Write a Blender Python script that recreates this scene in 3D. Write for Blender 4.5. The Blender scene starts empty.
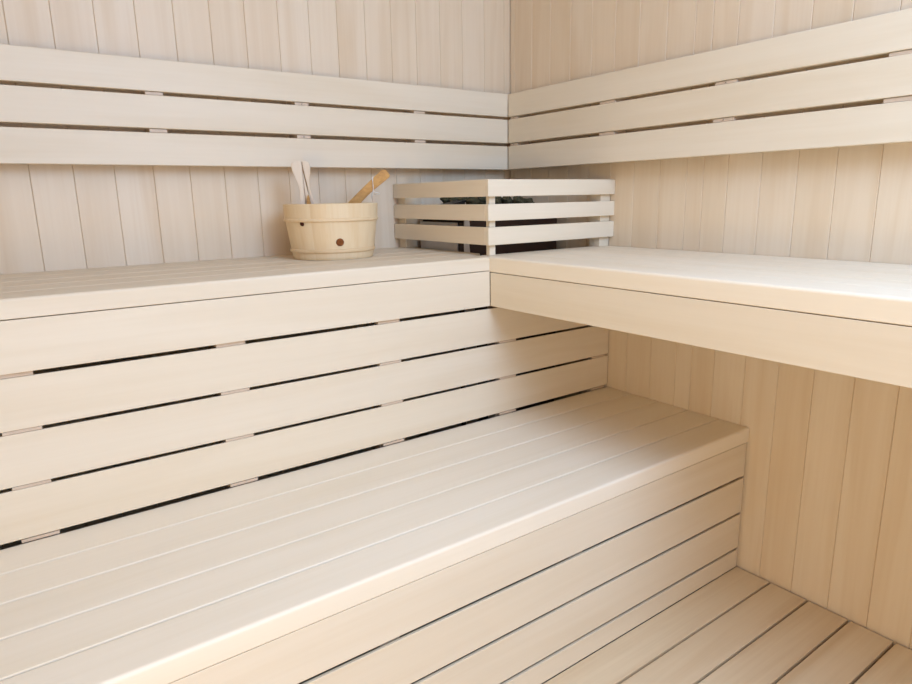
import bpy, bmesh, math, random
from mathutils import Vector, Matrix, noise
random.seed(7)
S = bpy.context.scene
COL = S.collection

# ------------------------------------------------------------------ materials
def new_mat(name):
    m = bpy.data.materials.new(name); m.use_nodes = True
    nt = m.node_tree
    return m, nt, nt.nodes['Principled BSDF']

def wood(name, axis, light, dark, warm, rough=0.5, fine=0.35, spec=0.4, var=0.5, streak=1.0):
    """pale timber; the grain runs along one axis of the object, every board gets its own tone"""
    m, nt, b = new_mat(name)
    N, L = nt.nodes.new, nt.links.new
    tc = N('ShaderNodeTexCoord'); oi = N('ShaderNodeObjectInfo'); ge = N('ShaderNodeNewGeometry')
    r = N('ShaderNodeMath'); r.operation = 'ADD'
    L(oi.outputs['Random'], r.inputs[0]); L(ge.outputs['Random Per Island'], r.inputs[1])
    mul = N('ShaderNodeMath'); mul.operation = 'MULTIPLY'; mul.inputs[1].default_value = 17.3
    L(r.outputs[0], mul.inputs[0])
    off = N('ShaderNodeVectorMath'); off.operation = 'ADD'
    L(tc.outputs['Object'], off.inputs[0]); L(mul.outputs[0], off.inputs[1])
    def mapped(along, across):
        mp = N('ShaderNodeMapping')
        sc = [across] * 3; sc['XYZ'.index(axis)] = along
        mp.inputs['Scale'].default_value = sc
        L(off.outputs[0], mp.inputs['Vector'])
        return mp
    n1 = N('ShaderNodeTexNoise'); n1.inputs['Scale'].default_value = 1.0; n1.inputs['Detail'].default_value = 4
    n1.inputs['Distortion'].default_value = 0.4
    L(mapped(3.0, 130).outputs[0], n1.inputs['Vector'])
    n2 = N('ShaderNodeTexNoise'); n2.inputs['Scale'].default_value = 1.0; n2.inputs['Detail'].default_value = 3
    n2.inputs['Distortion'].default_value = 0.8
    L(mapped(1.1, 16).outputs[0], n2.inputs['Vector'])
    n3 = N('ShaderNodeTexNoise'); n3.inputs['Scale'].default_value = 1.0; n3.inputs['Detail'].default_value = 2
    L(mapped(14, 420).outputs[0], n3.inputs['Vector'])
    fr = N('ShaderNodeMath'); fr.operation = 'FRACT'; 
    m7 = N('ShaderNodeMath'); m7.operation = 'MULTIPLY'; m7.inputs[1].default_value = 7.77
    L(r.outputs[0], m7.inputs[0]); L(m7.outputs[0], fr.inputs[0])
    # board tone: light <-> warm
    mixA = N('ShaderNodeMix'); mixA.data_type = 'RGBA'
    mixA.inputs[6].default_value = (*light, 1); mixA.inputs[7].default_value = (*warm, 1)
    vf = N('ShaderNodeMath'); vf.operation = 'MULTIPLY'; vf.inputs[1].default_value = var
    L(fr.outputs[0], vf.inputs[0]); L(vf.outputs[0], mixA.inputs[0])
    # grain
    rp = N('ShaderNodeMapRange'); rp.inputs[1].default_value = .42; rp.inputs[2].default_value = .74
    L(n2.outputs['Fac'], rp.inputs[0])
    rq = N('ShaderNodeMapRange'); rq.inputs[1].default_value = .38; rq.inputs[2].default_value = .78
    L(n1.outputs['Fac'], rq.inputs[0])
    s1 = N('ShaderNodeMath'); s1.operation = 'MULTIPLY'; s1.inputs[1].default_value = .75 * streak; L(rp.outputs[0], s1.inputs[0])
    s2 = N('ShaderNodeMath'); s2.operation = 'MULTIPLY'; s2.inputs[1].default_value = fine; L(rq.outputs[0], s2.inputs[0])
    sm = N('ShaderNodeMath'); sm.operation = 'ADD'; sm.use_clamp = True; L(s1.outputs[0], sm.inputs[0]); L(s2.outputs[0], sm.inputs[1])
    mixB = N('ShaderNodeMix'); mixB.data_type = 'RGBA'
    mixB.inputs[7].default_value = (*dark, 1)
    L(mixA.outputs[2], mixB.inputs[6]); L(sm.outputs[0], mixB.inputs[0])
    L(mixB.outputs[2], b.inputs['Base Color'])
    b.inputs['Roughness'].default_value = rough
    b.inputs['Specular IOR Level'].default_value = spec
    bp = N('ShaderNodeBump'); bp.inputs['Strength'].default_value = .10; bp.inputs['Distance'].default_value = .0006
    ad = N('ShaderNodeMath'); ad.operation = 'ADD'; L(n1.outputs['Fac'], ad.inputs[0]); L(n3.outputs['Fac'], ad.inputs[1])
    L(ad.outputs[0], bp.inputs['Height']); L(bp.outputs[0], b.inputs['Normal'])
    return m

ASPEN = ((.735, .640, .490), (.660, .545, .380), (.715, .610, .445))
WALLC = ((.735, .617, .462), (.645, .493, .322), (.705, .570, .400))
aspen = {a: wood('aspen_' + a, a, *ASPEN, var=.35, streak=.8, fine=.22) for a in 'XYZ'}
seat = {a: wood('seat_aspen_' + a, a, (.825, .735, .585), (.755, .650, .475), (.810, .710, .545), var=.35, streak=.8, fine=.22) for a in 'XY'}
wallw = wood('wall_aspen', 'Z', *WALLC, var=.85, streak=1.0, fine=.25)
batten_w = wood('batten_wood', 'Z', (.60, .48, .36), (.52, .39, .27), (.57, .45, .33), var=.5)
deck_w = wood('duckboard_wood', 'X', (.70, .575, .39), (.58, .43, .26), (.65, .52, .35), var=.5, streak=1.2)
pine = wood('bucket_pine', 'Z', (.74, .59, .375), (.66, .46, .24), (.72, .55, .33), var=.4, streak=.9, fine=.3)
hoop_w = wood('hoop_wood', 'X', (.74, .57, .35), (.64, .44, .23), (.72, .54, .32), var=.3)
handle_w = wood('handle_wood', 'Z', (.74, .64, .51), (.66, .53, .38), (.72, .61, .47), var=.3)
ladle_w = wood('ladle_wood', 'X', (.60, .34, .11), (.36, .17, .05), (.56, .31, .095), var=.3, fine=.6, streak=1.2)

core_w = wood('core_wood', 'Z', (.45, .29, .14), (.36, .20, .08), (.42, .26, .12), var=.3)

def flat(name, col, rough=.5, metal=0.0, spec=.5, ns=0, amt=.2):
    m, nt, b = new_mat(name)
    b.inputs['Roughness'].default_value = rough; b.inputs['Metallic'].default_value = metal
    b.inputs['Specular IOR Level'].default_value = spec
    N, L = nt.nodes.new, nt.links.new
    tc = N('ShaderNodeTexCoord'); n = N('ShaderNodeTexNoise'); n.inputs['Scale'].default_value = ns or 40
    n.inputs['Detail'].default_value = 4
    L(tc.outputs['Object'], n.inputs['Vector'])
    mx = N('ShaderNodeMix'); mx.data_type = 'RGBA'
    mx.inputs[6].default_value = (*col, 1); mx.inputs[7].default_value = (*[c * (1 - amt) for c in col], 1)
    L(n.outputs['Fac'], mx.inputs[0]); L(mx.outputs[2], b.inputs['Base Color'])
    return m
steel = flat('brushed_steel', (.74, .71, .69), .45, .55, ns=25)
blackm = flat('black_enamel', (.02, .017, .016), .4)
rustm = flat('dark_brown_enamel', (.045, .022, .016), .45)
stone_m = flat('heater_stone', (.115, .105, .055), .8, spec=.2, ns=70, amt=.9)
knot_m = flat('knot_brown', (.30, .095, .022), .7, spec=.15, ns=160, amt=.8)
knot_d = flat('knot_dark', (.07, .018, .008), .7, spec=.15, ns=90, amt=.4)
string_m = flat('white_string', (.85, .80, .72), .8)
screw_m = flat('screw_steel', (.25, .22, .2), .35, 1.0)
floor_m = flat('grey_floor', (.30, .28, .26), .8, ns=12)
ceil_m = wallw

# ------------------------------------------------------------------ mesh helpers
def box(bm, x0, x1, y0, y1, z0, z1, bev=.0012, seg=2, edges=None, bev2=None):
    """a board with eased edges; edges(co_mid) -> radius overrides for chosen edges"""
    t = bmesh.new()
    vs = [t.verts.new((x, y, z)) for x in (x0, x1) for y in (y0, y1) for z in (z0, z1)]
    for f in ((0, 1, 3, 2), (4, 6, 7, 5), (0, 4, 5, 1), (2, 3, 7, 6), (0, 2, 6, 4), (1, 5, 7, 3)):
        t.faces.new([vs[i] for i in f])
    bmesh.ops.recalc_face_normals(t, faces=t.faces)
    if edges:
        big = [e for e in t.edges if edges((e.verts[0].co + e.verts[1].co) / 2)]
        if big:
            bmesh.ops.bevel(t, geom=big, offset=bev2, segments=5, affect='EDGES', profile=.5)
    if bev > 0:
        sharp = [e for e in t.edges if len(e.link_faces) == 2 and e.calc_face_angle(0) > 1.2]
        bmesh.ops.bevel(t, geom=sharp, offset=bev, segments=seg, affect='EDGES', profile=.5)
    me = bpy.data.meshes.new('tmp'); t.to_mesh(me); t.free()
    bm.from_mesh(me); bpy.data.meshes.remove(me)
    return bm

def prism(prof, axis, a0, a1, bev=.0012):
    """cross-section [(s, z)] drawn out along x (s = y) or y (s = x)"""
    bm = bmesh.new()
    P = (lambda s, z, a: (a, s, z)) if axis == 'X' else (lambda s, z, a: (s, a, z))
    r0 = [bm.verts.new(P(s, z, a0)) for s, z in prof]; r1 = [bm.verts.new(P(s, z, a1)) for s, z in prof]
    n = len(prof)
    bm.faces.new(r0); bm.faces.new(r1[::-1])
    for i in range(n): bm.faces.new((r0[i], r0[(i + 1) % n], r1[(i + 1) % n], r1[i]))
    bmesh.ops.recalc_face_normals(bm, faces=bm.faces)
    bmesh.ops.bevel(bm, geom=[e for e in bm.edges], offset=bev, segments=2, affect='EDGES', profile=.5)
    return bm

def obj(name, bm, mat, parent=None, smooth=False, origin=None):
    """link bm (world coordinates) as one object; its origin goes to the parent's or the given point"""
    me = bpy.data.meshes.new(name)
    o = bpy.data.objects.new(name, me)
    base = Vector(origin) if origin is not None else (Vector(parent.location) if parent else Vector((0, 0, 0)))
    pw = Vector((0, 0, 0))
    p = parent
    while p is not None:
        pw += p.location; p = p.parent
    if origin is None: base = pw
    bmesh.ops.translate(bm, verts=bm.verts, vec=-base)
    bm.to_mesh(me); bm.free()
    me.materials.append(mat)
    if smooth:
        for f in me.polygons: f.use_smooth = True
    o.parent = parent
    o.location = base - pw
    COL.objects.link(o)
    return o

def board(name, mat, parent, dims, **k):
    bm = bmesh.new(); box(bm, *dims, **k)
    x0, x1, y0, y1, z0, z1 = dims
    return obj(name, bm, mat, parent, origin=((x0 + x1) / 2, (y0 + y1) / 2, z0))

def thing(name, label, cat, loc, group=None):
    o = bpy.data.objects.new(name, None); o.location = loc; o.empty_display_size = .05
    COL.objects.link(o); o['label'] = label; o['category'] = cat
    if group: o['group'] = group
    return o

def struct(name, bm, mat):
    o = obj(name, bm, mat); o['kind'] = 'structure'; return o

def tube(pts, rad, n=8, closed_ends=True):
    bm = bmesh.new(); rings = []
    for i, p in enumerate(pts):
        p = Vector(p)
        d = (Vector(pts[min(i + 1, len(pts) - 1)]) - Vector(pts[max(i - 1, 0)])).normalized()
        a = d.cross(Vector((0, 0, 1)))
        if a.length < .1: a = d.cross(Vector((1, 0, 0)))
        a.normalize(); b = d.cross(a)
        rings.append([bm.verts.new(p + rad * (math.cos(t) * a + math.sin(t) * b)) for t in [2 * math.pi * k / n for k in range(n)]])
    for r0, r1 in zip(rings, rings[1:]):
        for k in range(n): bm.faces.new((r0[k], r0[(k + 1) % n], r1[(k + 1) % n], r1[k]))
    if closed_ends:
        bm.faces.new(rings[0][::-1]); bm.faces.new(rings[-1])
    bmesh.ops.recalc_face_normals(bm, faces=bm.faces)
    return bm

def lathe(profile, c, n=64):
    """closed profile of (r, z) turned about the vertical through c"""
    bm = bmesh.new(); rings = []
    for k in range(n):
        t = 2 * math.pi * k / n
        rings.append([bm.verts.new((c[0] + r * math.cos(t), c[1] + r * math.sin(t), z)) for r, z in profile])
    m = len(profile)
    for k in range(n):
        a, b = rings[k], rings[(k + 1) % n]
        for j in range(m):
            bm.faces.new((a[j], a[(j + 1) % m], b[(j + 1) % m], b[j]))
    bmesh.ops.recalc_face_normals(bm, faces=bm.faces)
    return bm

def plate(outline, o, u, v, thick, bev=.0015):
    """a flat outline [(a,b)] in the plane o + a*u + b*v, with thickness and eased edges"""
    bm = bmesh.new(); w = u.cross(v).normalized()
    n = len(outline)
    f0 = [bm.verts.new(o + a * u + b * v - w * thick / 2) for a, b in outline]
    f1 = [bm.verts.new(o + a * u + b * v + w * thick / 2) for a, b in outline]
    bm.faces.new(f0[::-1]); bm.faces.new(f1)
    for i in range(n): bm.faces.new((f0[i], f0[(i + 1) % n], f1[(i + 1) % n], f1[i]))
    bmesh.ops.recalc_face_normals(bm, faces=bm.faces)
    rim = [e for e in bm.edges if (e.verts[0] in f0) == (e.verts[1] in f0)]
    bmesh.ops.bevel(bm, geom=rim, offset=bev, segments=2, affect='EDGES')
    return bm

def smooth_outline(pts, n=6):
    out = []; m = len(pts)
    for i in range(m):
        p0, p1, p2, p3 = [Vector(pts[(i + k) % m]) for k in (-1, 0, 1, 2)]
        for j in range(n):
            t = j / n
            q = .5 * ((2 * p1) + (-p0 + p2) * t + (2 * p0 - 5 * p1 + 4 * p2 - p3) * t * t + (-p0 + 3 * p1 - 3 * p2 + p3) * t ** 3)
            out.append((q.x, q.y))
    return out

# ------------------------------------------------------------------ room shell
XL, YF, H = -2.35, -2.45, 2.12           # side wall, front wall, ceiling
WL = [-.027, -.113, -.204, -.292, -.3815, -.4715, -.56, -.65, -.736, -.826, -.917, -1.0075, -1.096, -1.184, -1.273, -1.361]
while WL[-1] > XL + .09: WL.append(WL[-1] - .0885)
WR = [-.022, -.111, -.198, -.287, -.376, -.4655, -.553, -.643, -.7295, -.7800, -.8495, -.938, -1.0255, -1.111, -1.200]
while WR[-1] > YF + .09: WR.append(WR[-1] - .0885)

def cladding(edges, end, horiz, at, sgn, z0=0.0, z1=H):
    """tongue and groove boards; horiz 'x' = boards side by side along x on plane y=at"""
    bm = bmesh.new()
    e = [0.0] + list(edges) + [end]
    for a, b in zip(e, e[1:]):
        lo, hi = min(a, b) + .0002, max(a, b) - .0002
        c = .0012
        prof = [(lo, 1), (lo, .0016), (lo + c, 0), (hi - c, 0), (hi, .0016), (hi, 1)]
        bot, top = [], []
        for s, d in prof:
            dd = .014 if d == 1 else d
            for lst, z in ((bot, z0), (top, z1)):
                lst.append(bm.verts.new((s, at + sgn * dd, z) if horiz == 'x' else (at + sgn * dd, s, z)))
        n = len(prof)
        for i in range(n): bm.faces.new((bot[i], bot[(i + 1) % n], top[(i + 1) % n], top[i]))
        bm.faces.new(bot); bm.faces.new(top[::-1])
    bmesh.ops.recalc_face_normals(bm, faces=bm.faces)
    return bm

bm = cladding(WL, XL, 'x', 0.0, 1); box(bm, XL - .1, .1, .0145, .1, 0, H, bev=0); struct('wall_left', bm, wallw)
bm = cladding(WR, YF, 'y', 0.0, 1); box(bm, .0145, .1, YF - .1, .0143, 0, H, bev=0); struct('wall_right', bm, wallw)
e = [-.0885 * k for k in range(1, 28)]
bm = cladding(e, YF, 'y', XL, -1); box(bm, XL - .1, XL - .0145, YF - .1, .0143, 0, H, bev=0); struct('wall_side', bm, wallw)
# front wall: cladding posts beside and above a wide glazed opening, where the daylight comes in
OX0, OX1, OZ0, OZ1 = -1.60, -.15, 1.10, 2.02
bm = bmesh.new()
box(bm, XL, OX0, YF - .08, YF, 0, H, bev=0); box(bm, OX1, 0, YF - .08, YF, 0, H, bev=0)
box(bm, OX0, OX1, YF - .08, YF, 0, OZ0, bev=0); box(bm, OX0, OX1, YF - .08, YF, OZ1, H, bev=0)
struct('wall_front', bm, wallw)
bm = bmesh.new(); box(bm, XL - .1, .1, YF - .1, .1, -.1, 0, bev=0); struct('floor', bm, floor_m)
bm = bmesh.new()
x = 0.0
while x > XL:
    box(bm, max(x - .0885, XL), x - .0006, YF, 0, H, H + .014, bev=.002, seg=1); x -= .0885
box(bm, XL - .1, .1, YF - .1, .1, H + .0145, H + .1, bev=0)
struct('ceiling', bm, wood('ceiling_aspen', 'Y', *WALLC, var=.9, streak=.7, fine=.2))

# ------------------------------------------------------------------ backrests
BL = -.060                                  # front plane of the back rest slats
ROWS = [(1.3146, 1.388), (1.2292, 1.3060), (1.1423, 1.2194)]
t = thing('backrest', 'three-slat pale backrest on the left wall above the bucket', 'backrest', (-1.2, -.04, 1.14), 'backrests')
for z0, z1 in ROWS:
    board('slat', aspen['X'], t, (XL + .03, -.0612, BL, BL + .016, z0, z1), bev=.0018)
for xc in (-1.173, -.797, -.414, -1.55, -1.93):
    b = board('batten', batten_w, t, (xc - .020, xc + .020, BL + .0165, -.0005, 1.148, 1.382), bev=.001)
    for z0, z1 in ((1.3067, 1.3136), (1.2202, 1.2282)): board('spacer', batten_w, b, (xc - .020, xc + .020, BL + .0040, BL + .0160, z0, z1), bev=.0003)
    if xc in (-.797,):
        for zc in (1.3105, 1.2245):
            bm = bmesh.new(); bmesh.ops.create_uvsphere(bm, u_segments=12, v_segments=6, radius=.0016, matrix=Matrix.Translation((xc, BL + .0036, zc - .0005)))
            obj('screw', bm, screw_m, b, smooth=True)
t = thing('backrest', 'three-slat pale backrest on the right wall above the deep bench', 'backrest', (-.04, -1.2, 1.14), 'backrests')
for z0, z1 in ROWS:
    board('slat', aspen['Y'], t, (BL, BL + .016, YF + .03, -.0600, z0, z1), bev=.0018)
for yc in (-.0855, -.493, -.862, -1.24, -1.62, -2.0):
    b = board('batten', batten_w, t, (BL + .0165, -.0005, yc - .028 + .01 * (yc > -.1), yc + .028 - .01 * (yc > -.1), 1.148, 1.382), bev=.001)
    for z0, z1 in ((1.3067, 1.3136), (1.2202, 1.2282)): board('spacer', batten_w, b, (BL + .0040, BL + .0160, yc - .028 + .01 * (yc > -.1), yc + .028 - .01 * (yc > -.1), z0, z1), bev=.0003)
    if yc in (-.0855, -.862):
        for zc in (1.3105, 1.2245):
            bm = bmesh.new(); bmesh.ops.create_uvsphere(bm, u_segments=12, v_segments=6, radius=.0016, matrix=Matrix.Translation((BL + .0036, yc, zc - .0005)))
            obj('screw', bm, screw_m, b, smooth=True)

# ------------------------------------------------------------------ upper benches
ZU, ZS, ZSR, ZF = .8985, .8625, .8588, .7680
XU, YU = -.4872, -.4905
OP = -.440                                   # edge of the heater opening in the corner
t = thing('upper_bench', 'high wooden bench along the left wall, carrying the wooden bucket', 'bench', (-1.3, -.25, .45), 'high benches')
ys = [-.0015, -.0985, -.1955, -.2925, -.390]
for a, b in zip(ys, ys[1:]):
    board('seat_board', aspen['X'], t, (XL + .01, OP if a > -.43 else XU, b + .0008, a - .0008, ZU - .024, ZU), bev=.0024, seg=1)
board('seat_board', aspen['X'], t, (XL + .01, XU - .0008, YU, -.3906, ZS, ZU), bev=.0016,
      edges=lambda c: c.y < YU + .001 and c.z > ZU - .001, bev2=.006)
board('fascia', aspen['X'], t, (XL + .01, XU - .0008, YU + .0005, YU + .022, ZF, ZS - .0016), bev=.0010)
board('wall_ledger', aspen['X'], t, (XL + .05, -.46, -.04, -.001, ZS - .05, ZU - .0245), bev=.001)
for xx in (-2.2, -1.65, -1.1, -.52):
    board('bearer', aspen['Y'], t, (xx - .02, xx + .02, -.4675, -.0405, ZS - .05, ZS - .0005 - .0005), bev=.001)
t = thing('upper_bench', 'high wooden bench along the right wall, jutting over the low bench', 'bench', (-.25, -1.5, .45), 'high benches')
xs = [-.0015, -.0985, -.1955, -.2925, -.390]
for a, b in zip(xs, xs[1:]):
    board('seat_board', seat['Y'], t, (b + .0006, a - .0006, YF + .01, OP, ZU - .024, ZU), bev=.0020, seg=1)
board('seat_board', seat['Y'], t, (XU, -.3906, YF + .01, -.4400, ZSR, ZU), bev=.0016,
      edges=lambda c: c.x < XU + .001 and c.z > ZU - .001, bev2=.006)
board('fascia', aspen['Y'], t, (XU + .0005, XU + .022, YF + .01, YU + .0005, ZF, ZSR - .0016), bev=.0010)
board('wall_ledger', aspen['Y'], t, (-.04, -.001, YF + .03, -.49, ZS - .05, ZU - .0245), bev=.001)
for yy in (-.53, -1.1, -1.7, -2.25):
    board('bearer', aspen['X'], t, (-.4640, -.0405, yy - .02, yy + .02, ZS - .05, ZSR - .001), bev=.001)
for xx in (-.42, -.06):
    board('leg', aspen['Z'], t, (xx - .022, xx + .022, -2.40, -2.36, .0005, ZS - .0515), bev=.002)

# ------------------------------------------------------------------ slatted panel below the left bench
YP = -.4823
t = thing('slatted_panel', 'upright three-slat screen closing the front under the left high bench', 'panel', (-1.3, -.47, 0))
for z0, z1 in ((.6640, .7590), (.5605, .6572), (.4585, .5537)):
    pr = [(YP, z0), (YP + .004, z0), (YP + .018, z0 + .006), (YP + .018, z1 - .016), (YP + .004, z1), (YP, z1)]
    obj('slat', prism(pr, 'X', XL + .01, -.0035, .0010), aspen['X'], t, origin=(-1.17, YP + .009, z0))
for xc in (-1.170, -.793, -.4186, -.045, -1.547, -1.924):
    bt = board('batten', batten_w, t, (xc - .030, xc + .030, YP + .0185, YP + .055, .0005, .757), bev=.001)
    for z0, z1 in ((.7596, .7672), (.6578, .6634), (.5543, .5599), (.4509, .4569)):   # packing blocks in the gaps
        board('spacer', batten_w, bt, (xc - .030, xc + .030, YP + .0008, YP + .0180, z0, z1), bev=.0004)

# ------------------------------------------------------------------ low bench
ZL = .450
YB = -.9657
t = thing('lower_bench', 'low wooden bench of wide boards with a slatted front, in the middle', 'bench', (-1.2, -.72, 0))
gy = [-.4800, -.5785, -.6787, -.7794, -.8761]
for a, b in zip(gy, gy[1:]):
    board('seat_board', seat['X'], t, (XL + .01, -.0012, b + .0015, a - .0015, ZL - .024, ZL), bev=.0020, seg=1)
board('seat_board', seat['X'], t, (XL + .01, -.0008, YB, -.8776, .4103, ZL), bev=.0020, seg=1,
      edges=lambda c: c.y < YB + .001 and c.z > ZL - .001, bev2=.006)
for z0, z1 in ((.3176, .4093), (.2128, .3100), (.1078, .2050), (.0487, .0998)):
    y0 = YB + .0012                                # front slats, their back edges relieved
    pr = [(y0, z0), (y0 + .005, z0), (y0 + .019, z0 + .004), (y0 + .019, z1 - (.012 if z1 < .4 else 0)), (y0 + .006, z1), (y0, z1)]
    obj('front_slat', prism(pr, 'X', XL + .01, -.0080, .0010), aspen['X'], t, origin=(-1.17, y0 + .01, z0))
for xc in (-2.2, -1.65, -1.08, -.62, -.06):
    board('bearer', aspen['Y'], t, (xc - .02, xc + .02, -.9440, -.4810, .36, .4098), bev=.001)
    board('leg', aspen['Z'], t, (xc - .02, xc + .02, -.9450, -.9050, .0005, .3595), bev=.001)

# ------------------------------------------------------------------ duckboard on the floor
t = thing('duckboard', 'slatted wooden floor grid in front of the low bench', 'duckboard', (-1.1, -1.6, 0))
y = -.9652; k = 0
while y > -2.2:
    board('board', deck_w, t, (XL + .02, -.0070, y - .0912, y, .0265, .0482), bev=.0016)
    y -= .0972
for xc in (-2.1, -1.5, -.9, -.35, -.06):
    board('batten', deck_w, t, (xc - .02, xc + .02, -2.33, -.975, .0005, .0260), bev=.001)

# ------------------------------------------------------------------ heater guard
C = -.4870; CY = -.4845; TR = .016
t = thing('heater_guard', 'square slatted wooden guard rail standing in the bench corner', 'guard', (-.24, -.24, ZU))
for z0, z1 in ((1.0528, 1.0962), (.9905, 1.0332), (.9275, .9738)):
    board('rail', aspen['Y'], t, (C, C + TR, CY + TR + .0003, -.0025, z0, z1), bev=.0010)
    board('rail', aspen['X'], t, (C, -.0006, CY, CY + TR, z0, z1), bev=.0010)
for (x0, x1, y0, y1) in ((C + TR + .0003, C + TR + .0205, CY + TR + .0003, CY + TR + .0145),
                         (C + TR + .0003, C + TR + .044, -.0440, -.0010),
                         (-.0440, -.0030, CY + TR + .0003, CY + TR + .042)):
    # the posts stand on the rim of the opening
    board('post', aspen['Z'], t, (x0, x1, y0, y1, ZU + .0004, 1.090), bev=.0010)

# ------------------------------------------------------------------ heater in the corner
t = thing('sauna_heater', 'dark heater with a steel side behind the wooden guard', 'heater', (-.24, -.17, 0))
hx0, hx1, hy0, hy1 = -.425, -.045, -.290, -.060
bm = bmesh.new(); box(bm, hx0 + .004, hx1, hy0, hy1, .12, .985, bev=.006); body = obj('body', bm, rustm, t)
bm = bmesh.new(); box(bm, hx0 - .001, hx0 + .003, hy0 + .03, hy1, .14, .98, bev=.0008)
p = obj('side_panel', bm, steel, t); p['label'] = 'brushed steel side panel'
# corner strip of the steel panel, folded round to the front
bm = plate(smooth_outline([(0, .14), (.040, .14), (.042, .56), (.030, .80), (.016, .93), (.020, .975), (0, .975)], 3),
           Vector((hx0, hy0 - .0035, 0)), Vector((1, 0, 0)), Vector((0, 0, 1)), .004, .0008)
obj('corner_strip', bm, steel, t)
bm = bmesh.new()
for a in ((hx0 - .005, hx1, hy0 - .005, hy0 + .012), (hx0 - .005, hx1, hy1 - .012, hy1), (hx0 - .005, hx0 + .012, hy0 + .012, hy1 - .012), (hx1 - .012, hx1, hy0 + .012, hy1 - .012)):
    box(bm, *a, .9855, 1.022, bev=.002)
obj('stone_tray', bm, blackm, t)
bm = plate([(0, 0), (.13, .004), (.15, .022), (.13, .024)], Vector((-.438, -.200, 1.030)), Vector((1, .1, 0)), Vector((0, 0, 1)), .05, .001)
obj('deflector', bm, blackm, t)
for lx in (hx0 + .03, hx1 - .03):
    for ly in (hy0 + .03, hy1 - .03):
        bm = bmesh.new(); box(bm, lx - .012, lx + .012, ly - .012, ly + .012, .0005, .1198, bev=.002); obj('leg', bm, blackm, t)

def stone(c, r, sd):
    bm = bmesh.new(); bmesh.ops.create_icosphere(bm, subdivisions=3, radius=1)
    rng = random.Random(sd)
    sc = Vector((rng.uniform(.8, 1.15), rng.uniform(.8, 1.1), rng.uniform(.6, .85)))
    o = Vector((sd * 3.1, 0, 0))
    for v in bm.verts:
        k = 1 + .42 * noise.noise(v.co * 1.4 + o) + .16 * noise.noise(v.co * 3.5 + o)
        v.co = Vector((v.co.x * sc.x, v.co.y * sc.y, v.co.z * sc.z)) * r * k
    bmesh.ops.rotate(bm, verts=bm.verts, cent=(0, 0, 0), matrix=Matrix.Rotation(rng.uniform(0, 6.28), 3, 'Z'))
    bmesh.ops.translate(bm, verts=bm.verts, vec=Vector(c))
    s = obj('heater_stone', bm, stone_m, None, origin=c)
    s['label'] = 'rough dark grey-green stone heaped on top of the heater'; s['category'] = 'stone'; s['group'] = 'stones on the heater'
sd = 1
for j in range(4):
    for i in range(7):
        x = hx0 + .047 + i * .0440; yy = hy0 + .045 + j * .0465
        if x > hx1 - .036: continue
        stone((x, yy, 1.013), .0235, sd); sd += 1
rg = random.Random(4)
for j in range(4):
    for i in range(6):
        x = hx0 + .074 + i * .0440; yy = hy0 + .050 + j * .0460
        if x > hx1 - .03: continue
        top = 1.0425 - .0035 * max(0, i - 2)
        stone((x, yy, top + rg.uniform(-.003, .003)), rg.uniform(.0185, .0205), sd); sd += 1

# ------------------------------------------------------------------ bucket
BC = (-.7845, -.1755)
zb = ZU + .0006
t = thing('sauna_bucket', 'round pale pine bucket with two wooden hoops on the left bench', 'bucket', (BC[0], BC[1], zb))
zt = 1.0425
def rad(z):
    if z > 1.004: return .1235 + (z - 1.004) / (zt - 1.004) * .0030
    return .1075 + (z - zb) / (1.004 - zb) * .0150
prof = [(rad(zb) - .002, zb), (rad(.905), .905), (rad(.95), .95), (rad(1.0035), 1.0035), (rad(1.005), 1.005), (rad(zt) - .0005, zt - .0015), (rad(zt) - .002, zt),
        (rad(zt) - .011, zt), (rad(zt) - .0125, zt - .002), (.098, .912), (.0005, .912), (.0005, zb)]
ns = 18
bm = bmesh.new()
for k in range(ns):                                  # staves with a fine joint between them
    n = 6
    rings = []
    for j in range(n + 1):
        th = 2 * math.pi * (k + .001 + (j / n) * .998) / ns
        sq = .0003 if j in (0, n) else 0.0
        rings.append([bm.verts.new((BC[0] + (r - (sq if i < 7 else 0)) * math.cos(th), BC[1] + (r - (sq if i < 7 else 0)) * math.sin(th), z)) for i, (r, z) in enumerate(prof)])
    m = len(prof)
    for a, b in zip(rings, rings[1:]):
        for j in range(m): bm.faces.new((a[j], a[(j + 1) % m], b[(j + 1) % m], b[j]))
    bm.faces.new(rings[0]); bm.faces.new(rings[-1][::-1])
bmesh.ops.recalc_face_normals(bm, faces=bm.faces)
tub = obj('tub', bm, pine, t)
for zc, hh in ((1.0015, .0085), (.9225, .0095)):
    r = rad(zc)
    pr = [(r - .001, zc - hh / 2), (r + .0022, zc - hh / 2), (r + .0040, zc - hh / 2 + .002), (r + .0040, zc + hh / 2 - .002), (r + .0022, zc + hh / 2), (r - .001, zc + hh / 2)]
    obj('hoop', lathe(pr, BC, 96), hoop_w, t, smooth=False)
def on_tub(ang, z, out=0):
    r = rad(z) + out
    return Vector((BC[0] + r * math.cos(ang), BC[1] + r * math.sin(ang), z))
def plug(name, ang, z, r, mat, parent=tub):
    bm = bmesh.new()
    M = Matrix.Translation(on_tub(ang, z, .0008)) @ Matrix.Rotation(ang, 4, 'Z') @ Matrix.Rotation(math.pi / 2, 4, 'Y')
    bmesh.ops.create_cone(bm, cap_ends=True, segments=24, radius1=r, radius2=r * .86, depth=.0035, matrix=M)
    return obj(name, bm, mat, parent)
VD = math.atan2(-(.908), -(.418))                     # direction from the bucket to the camera
PLUG_A, PLUG_Z = VD + .155, .9455
p = plug('plug', PLUG_A, PLUG_Z, .0105, knot_m); p['label'] = 'round reddish brown plug'
p = plug('peg', VD - .665, .9935, .0062, knot_d); p['label'] = 'dark peg under the upper hoop'
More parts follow.
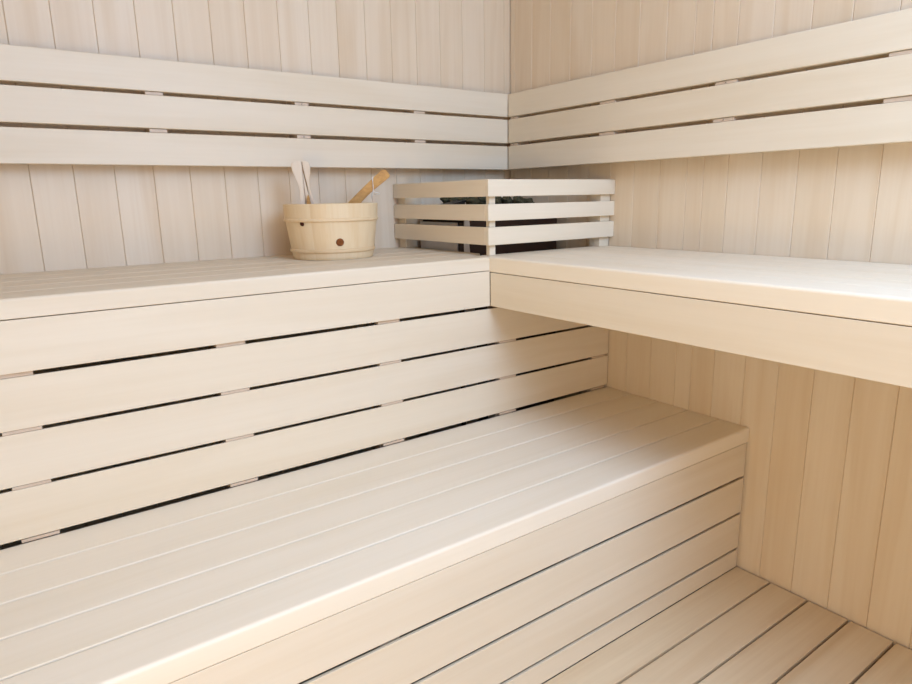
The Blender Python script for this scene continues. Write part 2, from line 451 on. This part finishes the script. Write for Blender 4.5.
plug('hoop_nail', VD + .10, 1.0015, .0016, knot_d)
# upright grip: two shaped boards rising from inside the left of the rim
sr = Vector((math.cos(-.62), math.sin(-.62), 0)); sr = Vector((.814, -.581, 0))   # along the picture's width
o0 = Vector((-.8572, -.1590, 1.0))
k = 1.70 / 642.0
def px(u, v):           # width and height on the grip board, metres
    return ((u - 300.0) * k, v * k * .97)
left = [(297.2, -3), (297.8, 4), (298.6, 12), (297.2, 19), (294.6, 26), (292.0, 33), (291.2, 38), (292.6, 41.0), (297, 42.2), (301.2, 42.0), (301.6, 36), (301.8, 25), (302.3, 12), (302.8, -3)]
UP = Vector((0, 0, 1))
zrim = 1.0445
bm = plate([px(a, b) for a, b in left], Vector((o0.x, o0.y, zrim)), sr, UP, .012, .0016)
obj('handle', bm, handle_w, t)
right = [(310.0, -3), (307.0, 14), (304.0, 29), (302.6, 38), (302.4, 42.2), (306, 42.3), (309.2, 40.4), (310.2, 36), (309.6, 30), (308.4, 23), (308.6, 15), (310.6, 8), (312.2, -3)]
bm = plate([px(a, b) for a, b in right], Vector((o0.x, o0.y, zrim)) + Vector((.0045, .0115, 0)), sr, UP, .007, .0014)
obj('handle', bm, handle_w, t)
bm = plate([px(a, b) for a, b in ((303.8, -3), (304.6, 5), (305.6, 8.5), (307, 6), (308.2, -3))], Vector((o0.x, o0.y, zrim)) + Vector((0, -.002, 0)), sr, UP, .006, .0008)
w = obj('handle_wedge', bm, ladle_w, t)
bm = plate([px(a, b) for a, b in ((303.9, -3), (303.5, 12), (302.8, 24), (302.6, 31), (305.0, 18), (308.8, -3))], Vector((o0.x, o0.y, zrim)) + Vector((.0028, .0085, 0)), sr, UP, .005, .0006)
obj('handle', bm, handle_w, t)
bm = plate([px(a, b) for a, b in ((301.0, -3), (300.6, 20), (299.4, 41.5), (304.5, 41.5), (306.2, 20), (309.0, -3))], Vector((o0.x, o0.y, zrim)) + Vector((.006, .019, 0)), sr, UP, .004, .0008)
obj('handle_core', bm, core_w, t)['label'] = 'darker brown strip between the two handle boards'; w['label'] = 'small darker brown wedge at the foot of the handle'

# ------------------------------------------------------------------ ladle leaning in the bucket
lo = Vector((-.7015, -.150, 1.0410))
def lp(u, v): return ((u - 354.0) * k * 1.04, (203.5 - v) * k * 1.01)
t = thing('sauna_ladle', 'orange-brown wooden ladle leaning out of the right side of the bucket', 'ladle', (lo.x - .06, lo.y, zb + .02))
out = [lp(*q) for q in ((345.5, 205.5), (350, 200.8), (357, 194.2), (366, 185.8), (375, 177.6), (383.6, 170.3), (386.6, 169.6), (388.6, 170.8), (391.6, 175.6), (391.2, 177.4), (385, 182.4), (376, 189.2), (369, 195.0), (362, 202), (356, 209), (344, 222), (330, 238), (322, 232), (334, 219))]
bm = plate(out, lo, sr, UP, .011, .0022)
obj('handle', bm, ladle_w, t)
bc = lo + sr * lp(318, 0)[0] + UP * (lp(0, 240)[1]) + Vector((.004, -.020, .002))
bm = lathe([(.0005, bc.z - .020), (.018, bc.z - .018), (.026, bc.z - .006), (.028, bc.z + .010), (.0255, bc.z + .010), (.0235, bc.z - .004), (.016, bc.z - .014), (.0005, bc.z - .016)], (bc.x, bc.y), 32)
obj('bowl', bm, ladle_w, t, smooth=True)
def sp(u, v, d=0.0):
    a, b = lp(u, v); return lo + sr * a + UP * b + Vector((-.581, -.814, 0)) * d
pts = [sp(374.4, 177.0, -.006), sp(374.3, 177.4, .004), sp(374.3, 180, .0072), sp(374.5, 186, .0072), sp(374.6, 190.2, .0070), sp(373.6, 193.5, .004), sp(372.3, 196.8, 0), sp(372.4, 199.0, -.002)]
s = obj('cord', tube(pts, .0016), string_m, t, smooth=True); s['label'] = 'thin white hanging string'
pts = [sp(374.6, 191.5, .004), sp(376.4, 192.6, .003), sp(379, 192.9, .002), sp(380.5, 194.0, .001), sp(378.6, 195.3, 0), sp(375.6, 194.6, -.001)]
obj('cord', tube(pts, .0009), string_m, t, smooth=True)

# ------------------------------------------------------------------ camera
cam = bpy.data.cameras.new('camera'); co = bpy.data.objects.new('camera', cam); COL.objects.link(co)
yaw, pit, rol, F = -.6204, -.2211, -.0187, 642.1
f = Vector((-math.sin(yaw) * math.cos(pit), math.cos(yaw) * math.cos(pit), math.sin(pit)))
rt = Vector((math.cos(yaw), math.sin(yaw), 0)); up = rt.cross(f)
r2 = math.cos(rol) * rt + math.sin(rol) * up; u2 = -math.sin(rol) * rt + math.cos(rol) * up
co.matrix_world = Matrix(((r2.x, u2.x, -f.x, -1.5467), (r2.y, u2.y, -f.y, -1.8126), (r2.z, u2.z, -f.z, 1.0516), (0, 0, 0, 1)))
cam.sensor_width = 36.0; cam.lens = F * 36.0 / 912.0; cam.clip_start = .02
S.camera = co

# ------------------------------------------------------------------ light: daylight through the open glazed front, and added fill lamps
w = bpy.data.worlds.new('world'); S.world = w; w.use_nodes = True
bg = w.node_tree.nodes['Background']; bg.inputs[0].default_value = (.62, .91, 1.46, 1); bg.inputs[1].default_value = 1.4
pl = bpy.data.lights.new('portal', 'AREA'); pl.shape = 'RECTANGLE'; pl.size = OX1 - OX0; pl.size_y = OZ1 - OZ0
pl.cycles.is_portal = True
po = bpy.data.objects.new('portal', pl); COL.objects.link(po)
po.location = ((OX0 + OX1) / 2, YF - .02, (OZ0 + OZ1) / 2); po.rotation_euler = (math.radians(90), 0, 0)
def lamp(name, shape, size, watts, col, loc, rot):
    l = bpy.data.lights.new(name, 'AREA'); l.shape = shape; l.size = size; l.energy = watts; l.color = col
    o = bpy.data.objects.new(name, l); COL.objects.link(o); o.location = loc
    o.rotation_euler = [math.radians(a) for a in rot]
lamp('window_daylight', 'SQUARE', .80, 20.0, (.66, .95, 1.43), (-.80, -2.30, 1.80), (52, 0, -3))
lamp('ceiling_fill', 'SQUARE', 1.2, 5.0, (.72, .93, 1.38), (-1.15, -1.55, H - .03), (0, 0, 0))  # added soft fill under the ceiling, lifts the bench tops; no fitting there
lamp('low_front_fill', 'SQUARE', .80, 6.0, (.60, .91, 1.50), (-1.70, YF + .05, .70), (90, 0, 0))  # added cool fill before the solid front wall; there is no door
lamp('warm_side_fill', 'DISK', .28, 10.5, (1, .69, .20), (XL + .06, -2.00, .68), (90, 0, -90))  # added warm fill for the shade under the right bench, not a fitting
S.view_settings.view_transform = 'Standard'; S.view_settings.look = 'None'
S.view_settings.gamma = 1.0; S.view_settings.use_curve_mapping = False
S.view_settings.exposure = -0.06
S.cycles.use_denoising = True
S.cycles.diffuse_bounces = 8; S.cycles.max_bounces = 12
